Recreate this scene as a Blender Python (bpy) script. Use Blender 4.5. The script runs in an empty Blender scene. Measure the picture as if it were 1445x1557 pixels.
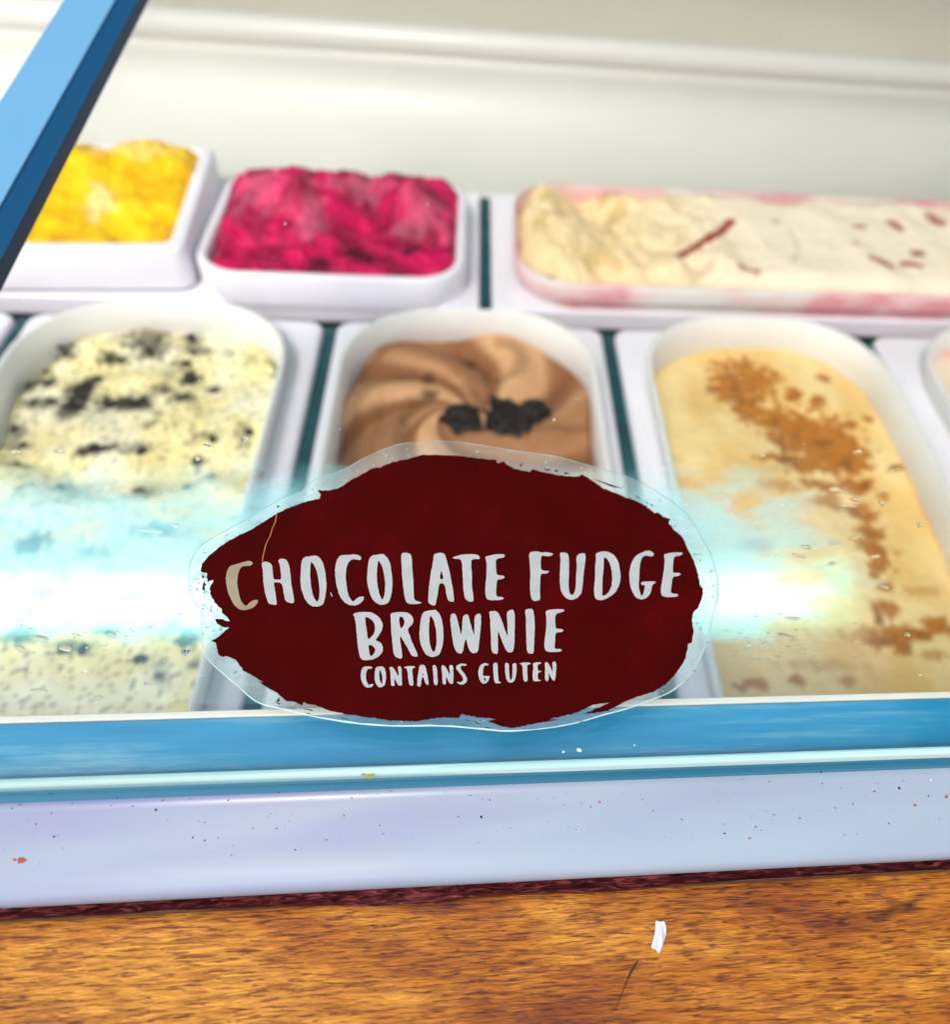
import bpy, math, random
from mathutils import Vector, Matrix, noise
from mathutils.geometry import tessellate_polygon
random.seed(7)
sc = bpy.context.scene
C = sc.collection

# ------------------------------------------------------------------ camera
F, CX, CY, W, H = 1300.0, 893.0, 778.0, 1445.0, 1557.0      # pinhole of the photograph, in photo pixels
def nrm(v): return Vector(v).normalized()
xa = nrm((11420-CX, -(791-CY), -F)); ya = nrm((750-CX, 611+CY, -F))
ya = (ya - xa*ya.dot(xa)).normalized(); za = xa.cross(ya)
R = Matrix((xa, ya, za))                                     # camera axes -> world axes
CAM = Vector((0, 0, 0.295))
cam_d = bpy.data.cameras.new('camera'); cam = bpy.data.objects.new('camera', cam_d); C.objects.link(cam)
cam.matrix_world = Matrix.Translation(CAM) @ R.to_4x4()
cam_d.sensor_fit = 'HORIZONTAL'; cam_d.sensor_width = 36; cam_d.lens = F/W*36
cam_d.shift_x = -(CX-W/2)/W; cam_d.shift_y = (CY-H/2)/W
cam_d.clip_start = 0.005; cam_d.clip_end = 100
cam_d.dof.use_dof = True; cam_d.dof.focus_distance = 0.163; cam_d.dof.aperture_fstop = 14.5
sc.camera = cam

# ------------------------------------------------------------------ light
SUN_EL, SUN_AZ = math.radians(52), math.radians(205)         # behind the camera, a little to the left
w = bpy.data.worlds.new('World'); sc.world = w; w.use_nodes = True
nt = w.node_tree; bg = nt.nodes['Background']
sky = nt.nodes.new('ShaderNodeTexSky'); sky.sky_type = 'NISHITA'; sky.sun_disc = False
sky.sun_elevation = SUN_EL; sky.sun_rotation = SUN_AZ; sky.dust_density = 3.0; sky.air_density = 1.0; sky.ozone_density = 1.0
nt.links.new(sky.outputs[0], bg.inputs[0]); bg.inputs[1].default_value = 0.15
sd = bpy.data.lights.new('sun', 'SUN'); sd.energy = .8; sd.angle = math.radians(14); sd.color = (1, .95, .88)
sun = bpy.data.objects.new('sun', sd); C.objects.link(sun)
dsun = Vector((math.sin(SUN_AZ)*math.cos(SUN_EL), math.cos(SUN_AZ)*math.cos(SUN_EL), math.sin(SUN_EL)))
sun.rotation_euler = dsun.to_track_quat('Z', 'Y').to_euler(); sun.location = dsun*5
sc.view_settings.view_transform = 'Standard'; sc.view_settings.look = 'None'; sc.view_settings.exposure = 0.84
sc.view_settings.gamma = 1
sc.render.engine = 'CYCLES'; sc.cycles.use_denoising = True
sc.cycles.max_bounces = 12; sc.cycles.transparent_max_bounces = 24; sc.cycles.caustics_reflective = False

# ------------------------------------------------------------------ helpers
def ray(px, py):
    return (R @ Vector(((px-CX)/F, -(py-CY)/F, -1.0)))
def hit_z(px, py, z=0.0):
    d = ray(px, py); t = (z-CAM.z)/d.z; return CAM + d*t
def hit_pl(px, py, p, n):
    d = ray(px, py); t = (p-CAM).dot(n)/d.dot(n); return CAM + d*t
def prop(o, label=None, cat=None, group=None, kind=None):
    for k, v in (('label', label), ('category', cat), ('group', group), ('kind', kind)):
        if v: o[k] = v
    return o
def empty(name, loc, label, cat, group=None):
    o = bpy.data.objects.new(name, None); o.empty_display_size = .02; o.location = loc; C.objects.link(o)
    return prop(o, label, cat, group)
def mesh(name, V, Fc, mat, parent=None, smooth=True, cols=None):
    m = bpy.data.meshes.new(name)
    off = Vector(parent.location) if parent and parent.parent is None else Vector()
    if parent and parent.parent: off = Vector(parent.parent.location)+Vector(parent.location)
    m.from_pydata([tuple(Vector(v)-off) for v in V], [], Fc); m.update()
    if smooth: m.polygons.foreach_set('use_smooth', [True]*len(m.polygons))
    if cols:
        a = m.color_attributes.new('tint', 'FLOAT_COLOR', 'POINT')
        a.data.foreach_set('color', [c for q in cols for c in (q[0], q[1], q[2], 1.0)])
    m.materials.append(mat)
    o = bpy.data.objects.new(name, m); C.objects.link(o)
    if parent: o.parent = parent
    return o
def prism(name, prof, x0, x1, mat, parent=None, smooth=False, nx=1):
    """profile [(y,z)...] counter-clockwise seen from +x, swept along x"""
    n = len(prof); V = []; Fc = []
    for i in range(nx+1):
        x = x0+(x1-x0)*i/nx
        V += [(x, y, z) for y, z in prof]
    for i in range(nx):
        for k in range(n):
            a, b = i*n+k, i*n+(k+1) % n
            Fc.append((a, a+n, b+n, b))
    Fc.append(tuple(range(n))); Fc.append(tuple(reversed(range(nx*n, nx*n+n))))
    o = mesh(name, V, Fc, mat, parent, smooth)
    if smooth:
        for p in o.data.polygons[-2:]: p.use_smooth = False
    return o
def roundprof(pts, r, seg=5):
    """round the corners of a closed 2-D polygon"""
    out = []; n = len(pts)
    for i in range(n):
        p = Vector(pts[i]); a = Vector(pts[i-1]); b = Vector(pts[(i+1) % n])
        rr = min(r, (a-p).length*.45, (b-p).length*.45)
        p0 = p+(a-p).normalized()*rr; p1 = p+(b-p).normalized()*rr
        for k in range(seg+1):
            t = k/seg; out.append(tuple(p0*(1-t)**2+p*2*t*(1-t)+p1*t*t))
    return out
def fbm(x, y, z=0.0, o=3):
    s = 0; a = .5
    for _ in range(o):
        s += a*noise.noise(Vector((x, y, z))); x *= 2.03; y *= 2.03; z += 3.1; a *= .5
    return s
def sst(a, b, x):
    t = min(1, max(0, (x-a)/(b-a))) if a != b else float(x > a)
    return t*t*(3-2*t)
def mixc(a, b, t): return tuple(a[i]*(1-t)+b[i]*t for i in range(3))

# ------------------------------------------------------------------ materials
def mat(name, col=(.8, .8, .8), rough=.5, spec=.5, metal=0, **kw):
    m = bpy.data.materials.new(name); m.use_nodes = True
    b = m.node_tree.nodes['Principled BSDF']
    b.inputs['Base Color'].default_value = (*col, 1); b.inputs['Roughness'].default_value = rough
    b.inputs['Specular IOR Level'].default_value = spec; b.inputs['Metallic'].default_value = metal
    for k, v in kw.items():
        b.inputs[k.replace('_', ' ')].default_value = v
    return m
def N(m, t, **props):
    n = m.node_tree.nodes.new(t)
    for k, v in props.items(): setattr(n, k, v)
    return n
def L(m, a, b): m.node_tree.links.new(a, b)
def noise_col(m, scale, stops, detail=4, stretch=(1, 1, 1), rough=.55, socket='Base Color', dist=0):
    tc = N(m, 'ShaderNodeTexCoord'); mp = N(m, 'ShaderNodeMapping'); mp.inputs['Scale'].default_value = stretch
    nz = N(m, 'ShaderNodeTexNoise'); nz.inputs['Scale'].default_value = scale; nz.inputs['Detail'].default_value = detail
    nz.inputs['Roughness'].default_value = rough; nz.inputs['Distortion'].default_value = dist
    cr = N(m, 'ShaderNodeValToRGB')
    L(m, tc.outputs['Object'], mp.inputs[0]); L(m, mp.outputs[0], nz.inputs['Vector']); L(m, nz.outputs[0], cr.inputs[0])
    e = cr.color_ramp.elements
    while len(e) < len(stops): e.new(.5)
    for q, (p, c) in zip(e, stops): q.position = p; q.color = (*c, 1)
    if socket: L(m, cr.outputs[0], m.node_tree.nodes['Principled BSDF'].inputs[socket])
    return cr, nz, mp
def bump(m, src, strength, dist=.001):
    b = N(m, 'ShaderNodeBump'); b.inputs['Strength'].default_value = strength; b.inputs['Distance'].default_value = dist
    L(m, src, b.inputs['Height']); L(m, b.outputs[0], m.node_tree.nodes['Principled BSDF'].inputs['Normal']); return b

M_white = mat('white_plastic', (.80, .80, .83), .32, .5)
noise_col(M_white, 18, [(.3, (.80, .77, .83)), (.7, (.87, .84, .90))])
M_liner = mat('milky_liner', (.66, .65, .56), .45, .4, Subsurface_Weight=.25, Subsurface_Radius=(.01, .01, .008), Subsurface_Scale=1.0)
noise_col(M_liner, 14, [(.3, (.72, .71, .66)), (.7, (.80, .79, .74))])
M_ledge = mat('ledge_enamel', (.62, .68, .80), .28, .5)
cr, nz, mp = noise_col(M_ledge, 26, [(.36, (.19, .185, .36)), (.5, (.235, .28, .355)), (.64, (.29, .355, .405))], 3, (.16, 1, 1), dist=.4)  # streaky bluish reflections painted into the enamel colour
M_dark = mat('dark_gap', (.004, .085, .105), .5, .4)
M_blue = mat('blue_rail_tone', (.03, .28, .62), .3, .5)  # streaky blue tone of the front rail
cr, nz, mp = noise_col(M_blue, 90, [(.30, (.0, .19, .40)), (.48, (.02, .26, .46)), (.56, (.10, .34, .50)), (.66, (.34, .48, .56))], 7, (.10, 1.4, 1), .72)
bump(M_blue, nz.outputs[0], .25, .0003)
M_barblue = mat('sky_tinted_aluminium', (.17, .50, .80), .22, .6)  # blue sky reflection painted into the metal colour
noise_col(M_barblue, 6, [(.3, (.12, .31, .51)), (.7, (.15, .35, .55))])
M_barwhite = mat('rail_lip_white', (.72, .70, .60), .4)
M_seal = mat('navy_bar_shade', (.003, .055, .13), .5, .2)  # shade of the bar's inner face, painted navy
M_sealshade = mat('teal_seal_shade', (.04, .22, .32), .35, .5)  # seal colour that also carries the shade under the glass edge
noise_col(M_sealshade, 40, [(.3, (.015, .13, .22)), (.7, (.06, .23, .34))], 5, (.1, 1, 1))
M_edge = mat('green_glass_edge', (.42, .66, .62), .05, .9, Transmission_Weight=.2)
M_wall = mat('liner_grey', (.60, .61, .53), .35, .4)
noise_col(M_wall, 4, [(.3, (.57, .56, .50)), (.7, (.63, .62, .555))])
M_rail = mat('cream_rail', (.62, .60, .54), .3, .5)
M_cream = mat('cream_worktop', (.62, .58, .46), .5, .3)
noise_col(M_cream, 5, [(.3, (.60, .55, .44)), (.7, (.67, .61, .49))])

# wood
M_wood = mat('oiled_wood', (.4, .17, .03), .45, .35)
def wood(m):
    bs = m.node_tree.nodes['Principled BSDF']
    tc = N(m, 'ShaderNodeTexCoord')
    def nzz(scale, st, detail=5, rot=0, dist=0, rough=.6):
        mp = N(m, 'ShaderNodeMapping'); mp.inputs['Scale'].default_value = st; mp.inputs['Rotation'].default_value = (0, 0, rot)
        n = N(m, 'ShaderNodeTexNoise'); n.inputs['Scale'].default_value = scale; n.inputs['Detail'].default_value = detail
        n.inputs['Distortion'].default_value = dist; n.inputs['Roughness'].default_value = rough
        L(m, tc.outputs['Object'], mp.inputs[0]); L(m, mp.outputs[0], n.inputs['Vector']); return n
    def ramp(n, stops):
        c = N(m, 'ShaderNodeValToRGB'); e = c.color_ramp.elements
        while len(e) < len(stops): e.new(.5)
        for q, (p, col) in zip(e, stops): q.position = p; q.color = (*col, 1)
        L(m, n.outputs[0], c.inputs[0]); return c
    def mix(a, b, f, mode='MIX', fac=1.0):
        x = N(m, 'ShaderNodeMix', data_type='RGBA', blend_type=mode)
        if f is not None: L(m, f, x.inputs[0])
        else: x.inputs[0].default_value = fac
        L(m, a, x.inputs[6]); L(m, b, x.inputs[7]); return x.outputs[2]
    big = ramp(nzz(26, (.5, 1.3, 1), 3, .1, .6), [(.38, (.19, .038, .001)), (.5, (.36, .108, .003)), (.61, (.52, .21, .022))])
    grain = ramp(nzz(1500, (.13, 1, 1), 4, -.10, .5, .62), [(.36, (.55, .40, .28)), (.46, (.88, .82, .76)), (.55, (1.12, 1.1, 1.05)), (.66, (1.4, 1.5, 1.5))])
    fleck = ramp(nzz(2400, (.10, 1, 1), 2, -.12, .2), [(.39, (.25, .13, .07)), (.43, (1, 1, 1))])
    spots = ramp(nzz(75, (.45, 1, 1), 3, .0, .3), [(.31, (.22, .17, .12)), (.37, (1, 1, 1))])
    col = mix(big.outputs[0], grain.outputs[0], None, 'MULTIPLY')
    col = mix(col, fleck.outputs[0], None, 'MULTIPLY', .8)
    col = mix(col, spots.outputs[0], None, 'MULTIPLY', .9)
    L(m, col, bs.inputs['Base Color'])
    bn = nzz(2200, (.15, 1, 1), 4, .05, .6)
    bump(m, bn.outputs[0], .9, .0004)
wood(M_wood)
M_joint = mat('dark_red_wood', (.06, .012, .014), .5, .3)  # dark red tone of the joint behind the board
cr, nz, mp = noise_col(M_joint, 1500, [(.35, (.02, .002, .004)), (.52, (.085, .010, .012)), (.66, (.30, .07, .06))], 4, (.22, 1, 1), dist=.8)
bump(M_joint, nz.outputs[0], .6, .0005)

# glass: reflection by Fresnel, clear otherwise (so light reaches what lies below)
def glass_mat(name, tint=(.985, .992, .985), f0=.045, haze=0.0, rough=.015, film=False):
    m = bpy.data.materials.new(name); m.use_nodes = True; nt = m.node_tree
    for n in list(nt.nodes): nt.nodes.remove(n)
    out = nt.nodes.new('ShaderNodeOutputMaterial')
    tr = nt.nodes.new('ShaderNodeBsdfTransparent'); tr.inputs[0].default_value = (*tint, 1)
    gl = nt.nodes.new('ShaderNodeBsdfGlossy'); gl.inputs['Roughness'].default_value = rough
    geo = nt.nodes.new('ShaderNodeNewGeometry'); dp = nt.nodes.new('ShaderNodeVectorMath'); dp.operation = 'DOT_PRODUCT'
    L(m, geo.outputs['Incoming'], dp.inputs[0]); L(m, geo.outputs['Normal'], dp.inputs[1])
    def mth(op, a, b=None):
        n = nt.nodes.new('ShaderNodeMath'); n.operation = op
        for i, v in enumerate((a, b)):
            if v is None: continue
            if isinstance(v, (int, float)): n.inputs[i].default_value = v
            else: L(m, v, n.inputs[i])
        return n.outputs[0]
    c = mth('ABSOLUTE', dp.outputs['Value']); k = mth('SUBTRACT', 1.0, c); k5 = mth('POWER', k, 5.0)
    fr = mth('ADD', mth('MULTIPLY', k5, 1-f0), f0)
    mx = nt.nodes.new('ShaderNodeMixShader'); L(m, fr, mx.inputs[0]); L(m, tr.outputs[0], mx.inputs[1]); L(m, gl.outputs[0], mx.inputs[2])
    last = mx.outputs[0]
    if haze:
        tc = nt.nodes.new('ShaderNodeTexCoord'); mp = nt.nodes.new('ShaderNodeMapping'); mp.inputs['Scale'].default_value = (.35, 1, 1)
        nz = nt.nodes.new('ShaderNodeTexNoise'); nz.inputs['Scale'].default_value = 60; nz.inputs['Detail'].default_value = 5
        L(m, tc.outputs['Object'], mp.inputs[0]); L(m, mp.outputs[0], nz.inputs['Vector'])
        mr = nt.nodes.new('ShaderNodeMapRange'); mr.inputs[1].default_value = .38; mr.inputs[2].default_value = .66
        mr.inputs[3].default_value = haze*.25; mr.inputs[4].default_value = haze
        L(m, nz.outputs[0], mr.inputs[0])
        df = nt.nodes.new('ShaderNodeBsdfTranslucent'); df.inputs[0].default_value = (.8, .9, .9, 1)
        d2 = nt.nodes.new('ShaderNodeBsdfDiffuse'); d2.inputs[0].default_value = (.8, .9, .9, 1)
        ad = nt.nodes.new('ShaderNodeMixShader'); ad.inputs[0].default_value = .35; L(m, d2.outputs[0], ad.inputs[1]); L(m, df.outputs[0], ad.inputs[2])
        m2 = nt.nodes.new('ShaderNodeMixShader'); L(m, mr.outputs[0], m2.inputs[0]); L(m, last, m2.inputs[1]); L(m, ad.outputs[0], m2.inputs[2])
        last = m2.outputs[0]
    L(m, last, out.inputs[0])
    return m
M_glass = glass_mat('cabinet_glass', f0=.062, rough=.08)
M_vinyl = glass_mat('clear_vinyl', (.90, .97, .95), .05, haze=.38, rough=.12)
M_veil = glass_mat('sky_veil', (1, 1, 1), .0, haze=.42)
M_drop = bpy.data.materials.new('water'); M_drop.use_nodes = True
b = M_drop.node_tree.nodes['Principled BSDF']; b.inputs['Transmission Weight'].default_value = 1; b.inputs['IOR'].default_value = 1.33; b.inputs['Roughness'].default_value = .02

# ------------------------------------------------------------------ glass plane and ledge geometry
TILT = math.radians(8)
P0 = CAM + ray(690, 890)*0.170
GN = Vector((0, -math.sin(TILT), math.cos(TILT))); GU = Vector((0, math.cos(TILT), math.sin(TILT)))
def on_glass(px, py, off=0.0):
    return hit_pl(px, py, P0+GN*off, GN)
pf = on_glass(722, 1166)
GO = Vector((0, pf.y, pf.z))                       # front edge line of the glass (top surface)
def gp(x, s, h): return Vector((x, 0, 0)) + Vector((0, GO.y, GO.z)) + GU*s + GN*h
def gprof(pts): return [tuple((Vector((0, GO.y, GO.z))+GU*s+GN*h).yz) for s, h in pts]
TH = .005
XL, XR = -.75, .75
# end bar of the glass, left: photo line (205,0)-(0,395) is its dark right-hand face
pr1, pr2 = on_glass(211, 0), on_glass(0, 401)
BANG = math.atan2(pr1.x-pr2.x, (pr1-pr2).dot(GU)); BARX = pr2.x-math.tan(BANG)*(pr2-GO).dot(GU)-.0058
print('bar', math.degrees(BANG), BARX)
cab = empty('display_glass', (0, GO.y, GO.z), 'clear sloping glass front of the ice cream display, carrying the dark red sticker', 'glass')
pane = prism('pane', gprof([(0.0012, -TH), (.42, -TH), (.42, 0), (.0012, 0)]), BARX-.003, XR, M_glass, cab)
pane.data.polygons.foreach_set('use_smooth', [False]*len(pane.data.polygons))
prism('polished_edge', roundprof(gprof([(-.0006, -.0028), (.0010, -.0028), (.0010, -.0001), (-.0006, -.0001)]), .0009), BARX, XR, M_edge, cab, True)
prism('shaded_lower_edge', gprof([(-.0002, -TH), (.0010, -TH), (.0010, -.0029), (-.0002, -.0029)]), BARX, XR, M_sealshade, cab)  # lower half of the glass edge, painted darker as shade

# side bar
side = empty('side_bar', (BARX, GO.y, GO.z), 'slanting metal bar, sky reflection painted in as pale blue, closing the left end of the glass', 'bar')
prism('bar_body', gprof([(.0, -.007), (.42, -.007), (.42, .001), (.0, .001)]), BARX-.0158, BARX-.0006, M_barblue, side)
prism('shaded_face', gprof([(.0, -.0042), (.42, -.0042), (.42, .0004), (.0, .0004)]), BARX-.0005, BARX+.0058, M_seal, side)  # separate strip painted dark for the bar's shaded inner face
side.rotation_euler = (0, 0, -BANG)

# front blue rail under the glass
s_in = (on_glass(722, 1080, -TH) - GO).dot(GU)
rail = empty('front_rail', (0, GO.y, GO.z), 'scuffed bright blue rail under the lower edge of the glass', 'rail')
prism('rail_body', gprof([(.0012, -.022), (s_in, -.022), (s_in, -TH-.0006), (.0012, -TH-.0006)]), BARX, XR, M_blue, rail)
prism('inner_lip', roundprof(gprof([(s_in+.0002, -.022), (s_in+.0016, -.022), (s_in+.0016, -TH-.0004), (s_in+.0002, -TH-.0004)]), .0004), BARX, XR, M_barwhite, rail)

# ledge and seal
zE = (GO + GN*(-TH)).z
zL = zE-.0012
yA = hit_z(722, 1192, zL).y; yB = hit_z(722, 1345, zL-.0134).y
prop(prism('glazing_seal', [(yA, zL-.004), (GO.y+.004, zL-.004), (GO.y+.004, zL+.0008), (yA, zL+.0004)], XL, XR, M_sealshade),
     'thin teal sealing strip between the glass edge and the white ledge', 'seal')
led = prism('front_ledge', roundprof([(yB, zL-.0140), (GO.y+.012, zL-.0140), (GO.y+.012, zL-.0045), (yA-.0002, zL-.0002), (yB+.004, zL-.0082), (yB, zL-.011)], .0018, 6), XL, XR, M_ledge, None, True)
prop(led, 'glossy bluish white front ledge speckled with dirt, between blue rail and wood', 'ledge')
zW = zL-.0142
yW = hit_z(722, 1357, zW).y
prof = [(.0, zW-.03), (yW, zW-.03), (yW+.0002, zW-.0015), (yW-.0008, zW-.0003), (yW-.002, zW), (.0, zW)]
nx = 160
wood_o = prism('wooden_counter', prof, XL, XR, M_wood, None, False)
prop(wood_o, 'varnished orange brown wooden counter board in front of the ledge', 'counter')
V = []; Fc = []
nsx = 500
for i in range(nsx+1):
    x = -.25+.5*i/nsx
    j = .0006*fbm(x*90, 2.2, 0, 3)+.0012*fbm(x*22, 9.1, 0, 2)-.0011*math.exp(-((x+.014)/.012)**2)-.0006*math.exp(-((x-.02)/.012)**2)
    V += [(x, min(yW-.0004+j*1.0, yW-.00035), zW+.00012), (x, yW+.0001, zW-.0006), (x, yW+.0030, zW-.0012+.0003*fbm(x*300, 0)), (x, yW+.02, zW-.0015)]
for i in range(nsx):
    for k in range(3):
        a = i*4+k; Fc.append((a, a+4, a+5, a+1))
prop(mesh('joint_strip', V, [tuple(reversed(f)) for f in Fc], M_joint, wood_o), 'dark reddish joint along the back of the board')

# ------------------------------------------------------------------ sticker
S1 = 1445/160.
def contour_chaikin(P, n=1):
    for _ in range(n):
        Q = []
        for i in range(len(P)):
            a = P[i]; b = P[(i+1) % len(P)]
            Q += [(a[0]*.78+b[0]*.22, a[1]*.78+b[1]*.22), (a[0]*.22+b[0]*.78, a[1]*.22+b[1]*.78)]
        P = Q
    return P
def flat(name, loops, off, m, parent, jag=0.0):
    """flat print lying in the glass plane; loops are outlines in photo pixels (outer, holes...)"""
    LL = []
    for lp in loops:
        if jag:
            Q = []
            for i in range(len(lp)):
                a = lp[i]; b = lp[(i+1) % len(lp)]; d = math.hypot(b[0]-a[0], b[1]-a[1]); k = max(1, int(d/2.5))
                for j in range(k):
                    t = j/k; x = a[0]+(b[0]-a[0])*t; y = a[1]+(b[1]-a[1])*t
                    n1 = noise.noise(Vector((x*.45, y*.45, .3)))*jag; n2 = noise.noise(Vector((x*.45, y*.45, 7.3)))*jag
                    Q.append((x+n1, y+n2))
            lp = Q
        LL.append([on_glass(x, y, off) for x, y in lp])
    tris = tessellate_polygon([[Vector(((p-GO).x, (p-GO).dot(GU), 0)) for p in l] for l in LL])
    V = [p for l in LL for p in l]
    T = []
    for t in tris:
        a, b, c = (V[i] for i in t)
        T.append(t if (b-a).cross(c-a).dot(GN) > 0 else (t[0], t[2], t[1]))
    return mesh(name, V, T, m, parent, False)
M_red = mat('dark_red_print', (.06, .0004, .0004), .75, .04)
cr, nz, mp = noise_col(M_red, 70, [(.3, (.034, .0001, .0001)), (.55, (.046, .0001, .0001)), (.75, (.064, .0004, .0003))], 3)
M_ink = mat('white_print', (.60, .62, .60), .6, .15)
noise_col(M_ink, 300, [(.3, (.32, .335, .33)), (.7, (.38, .375, .365))], 3)
M_ink2 = mat('lifted_print', (.42, .33, .20), .6, .15)
noise_col(M_ink2, 160, [(.3, (.24, .18, .11)), (.7, (.30, .26, .19))], 3)
M_crease = mat('crease_orange', (.36, .13, .03), .6, .1)
clear = [(480,725),(512,718.5),(530,710),(555,695),(580,684),(609.5,673.7),(654,670.5),(692,671),(729,676),(779,685),(839,692.4),(859,696.5),(897.5,708),(936,718),(975,732),(1014,755.6),(1043,779),(1058,800),(1070,823),(1082,841),(1089,866),(1093,883.5),(1093,909),(1087,928),(1081,952),(1077,976),(1068,996),(1056,1019.5),(1043,1035),(1023,1052),(994,1064),(956,1078),(917,1088),(878,1100),(839,1107),(800,1111),(770,1113),(740,1110),(680,1104),(600,1105),(540,1101),(480,1091),(430,1079),(390,1070),(360,1043),(346,1031),(321.5,1009.5),(311.6,998),(304,973),(306.6,960),(306.6,940),(304,926.5),(295,915),(286.6,903),(286,877),(287,859),(293,844),(303,831),(318,819.5),(341.5,807),(371,791),(396,776),(421,761),(439.5,752),(459,747),(469,736)]
blot = [(305,869),(306.6,857.7),(316.5,846),(330,834.4),(346.4,823),(364.7,813),(379.7,807),(396,796),(413,786),(424.5,779),(443,770.5),(464,763),(486,758),(487,751),(483.5,746),(492.6,745.5),(499,746),(512.5,743),(517,741),(530,732),(567,712),(579.7,710),(594.6,703.6),(616,698.6),(629.5,695),(642,692),(667,691.6),(697,693),(729,697),(750,699),(752,697.4),(758,704),(766.5,702),(774,708.6),(784,713),(806,718),(811,713.6),(824,717),(839,720),(843,721.7),(878,725),(886,721.7),(897.5,728.4),(917,742),(946,753.6),(971,763),(983,770),(996,780),(1002,779),(1008,785.6),(1019.6,789.5),(1017,796),(1025,804),(1039,817.6),(1045,833),(1052.6,846.7),(1058,860),(1062,874),(1064,889),(1069,895),(1068.4,909),(1061,924.6),(1053.5,932),(1052.6,950),(1055,959.5),(1052.6,977),(1046,979),(1045,990.5),(1041,1004),(1029,1023),(1014,1039),(994,1051.5),(963,1061),(944,1071),(925,1080),(907,1083.5),(888,1085.4),(905,1077.7),(927.5,1068),(903,1071),(884,1080.6),(868,1086.4),(853,1089),(835.5,1093),(851,1094),(820,1099),(779,1107),(761.6,1103.5),(741.6,1097),(754,1093),(724,1090),(702,1086),(697,1092),(674,1090),(649.5,1093.5),(634.5,1096.7),(604.6,1096),(582,1093.5),(560,1090.5),(532,1087),(500,1080.5),(486,1074),(461,1067.6),(459.4,1072.6),(446,1066),(436,1066),(426,1057.7),(419.5,1052.7),(403,1043.6),(393,1036),(400.4,1037),(386,1028),(371,1020),(358,1003),(346.4,998),(336.5,998.7),(331.5,993),(328,978),(321.5,974),(330,969.6),(341.5,959.7),(349,953),(340,954),(330,948),(327,941),(336.5,940.6),(346.4,944.7),(349.4,944),(346,938),(336.5,931.4),(337,926.5),(326.5,915),(320,905),(319,893),(325,881.6),(315.7,885),(314,872.5)]
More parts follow.
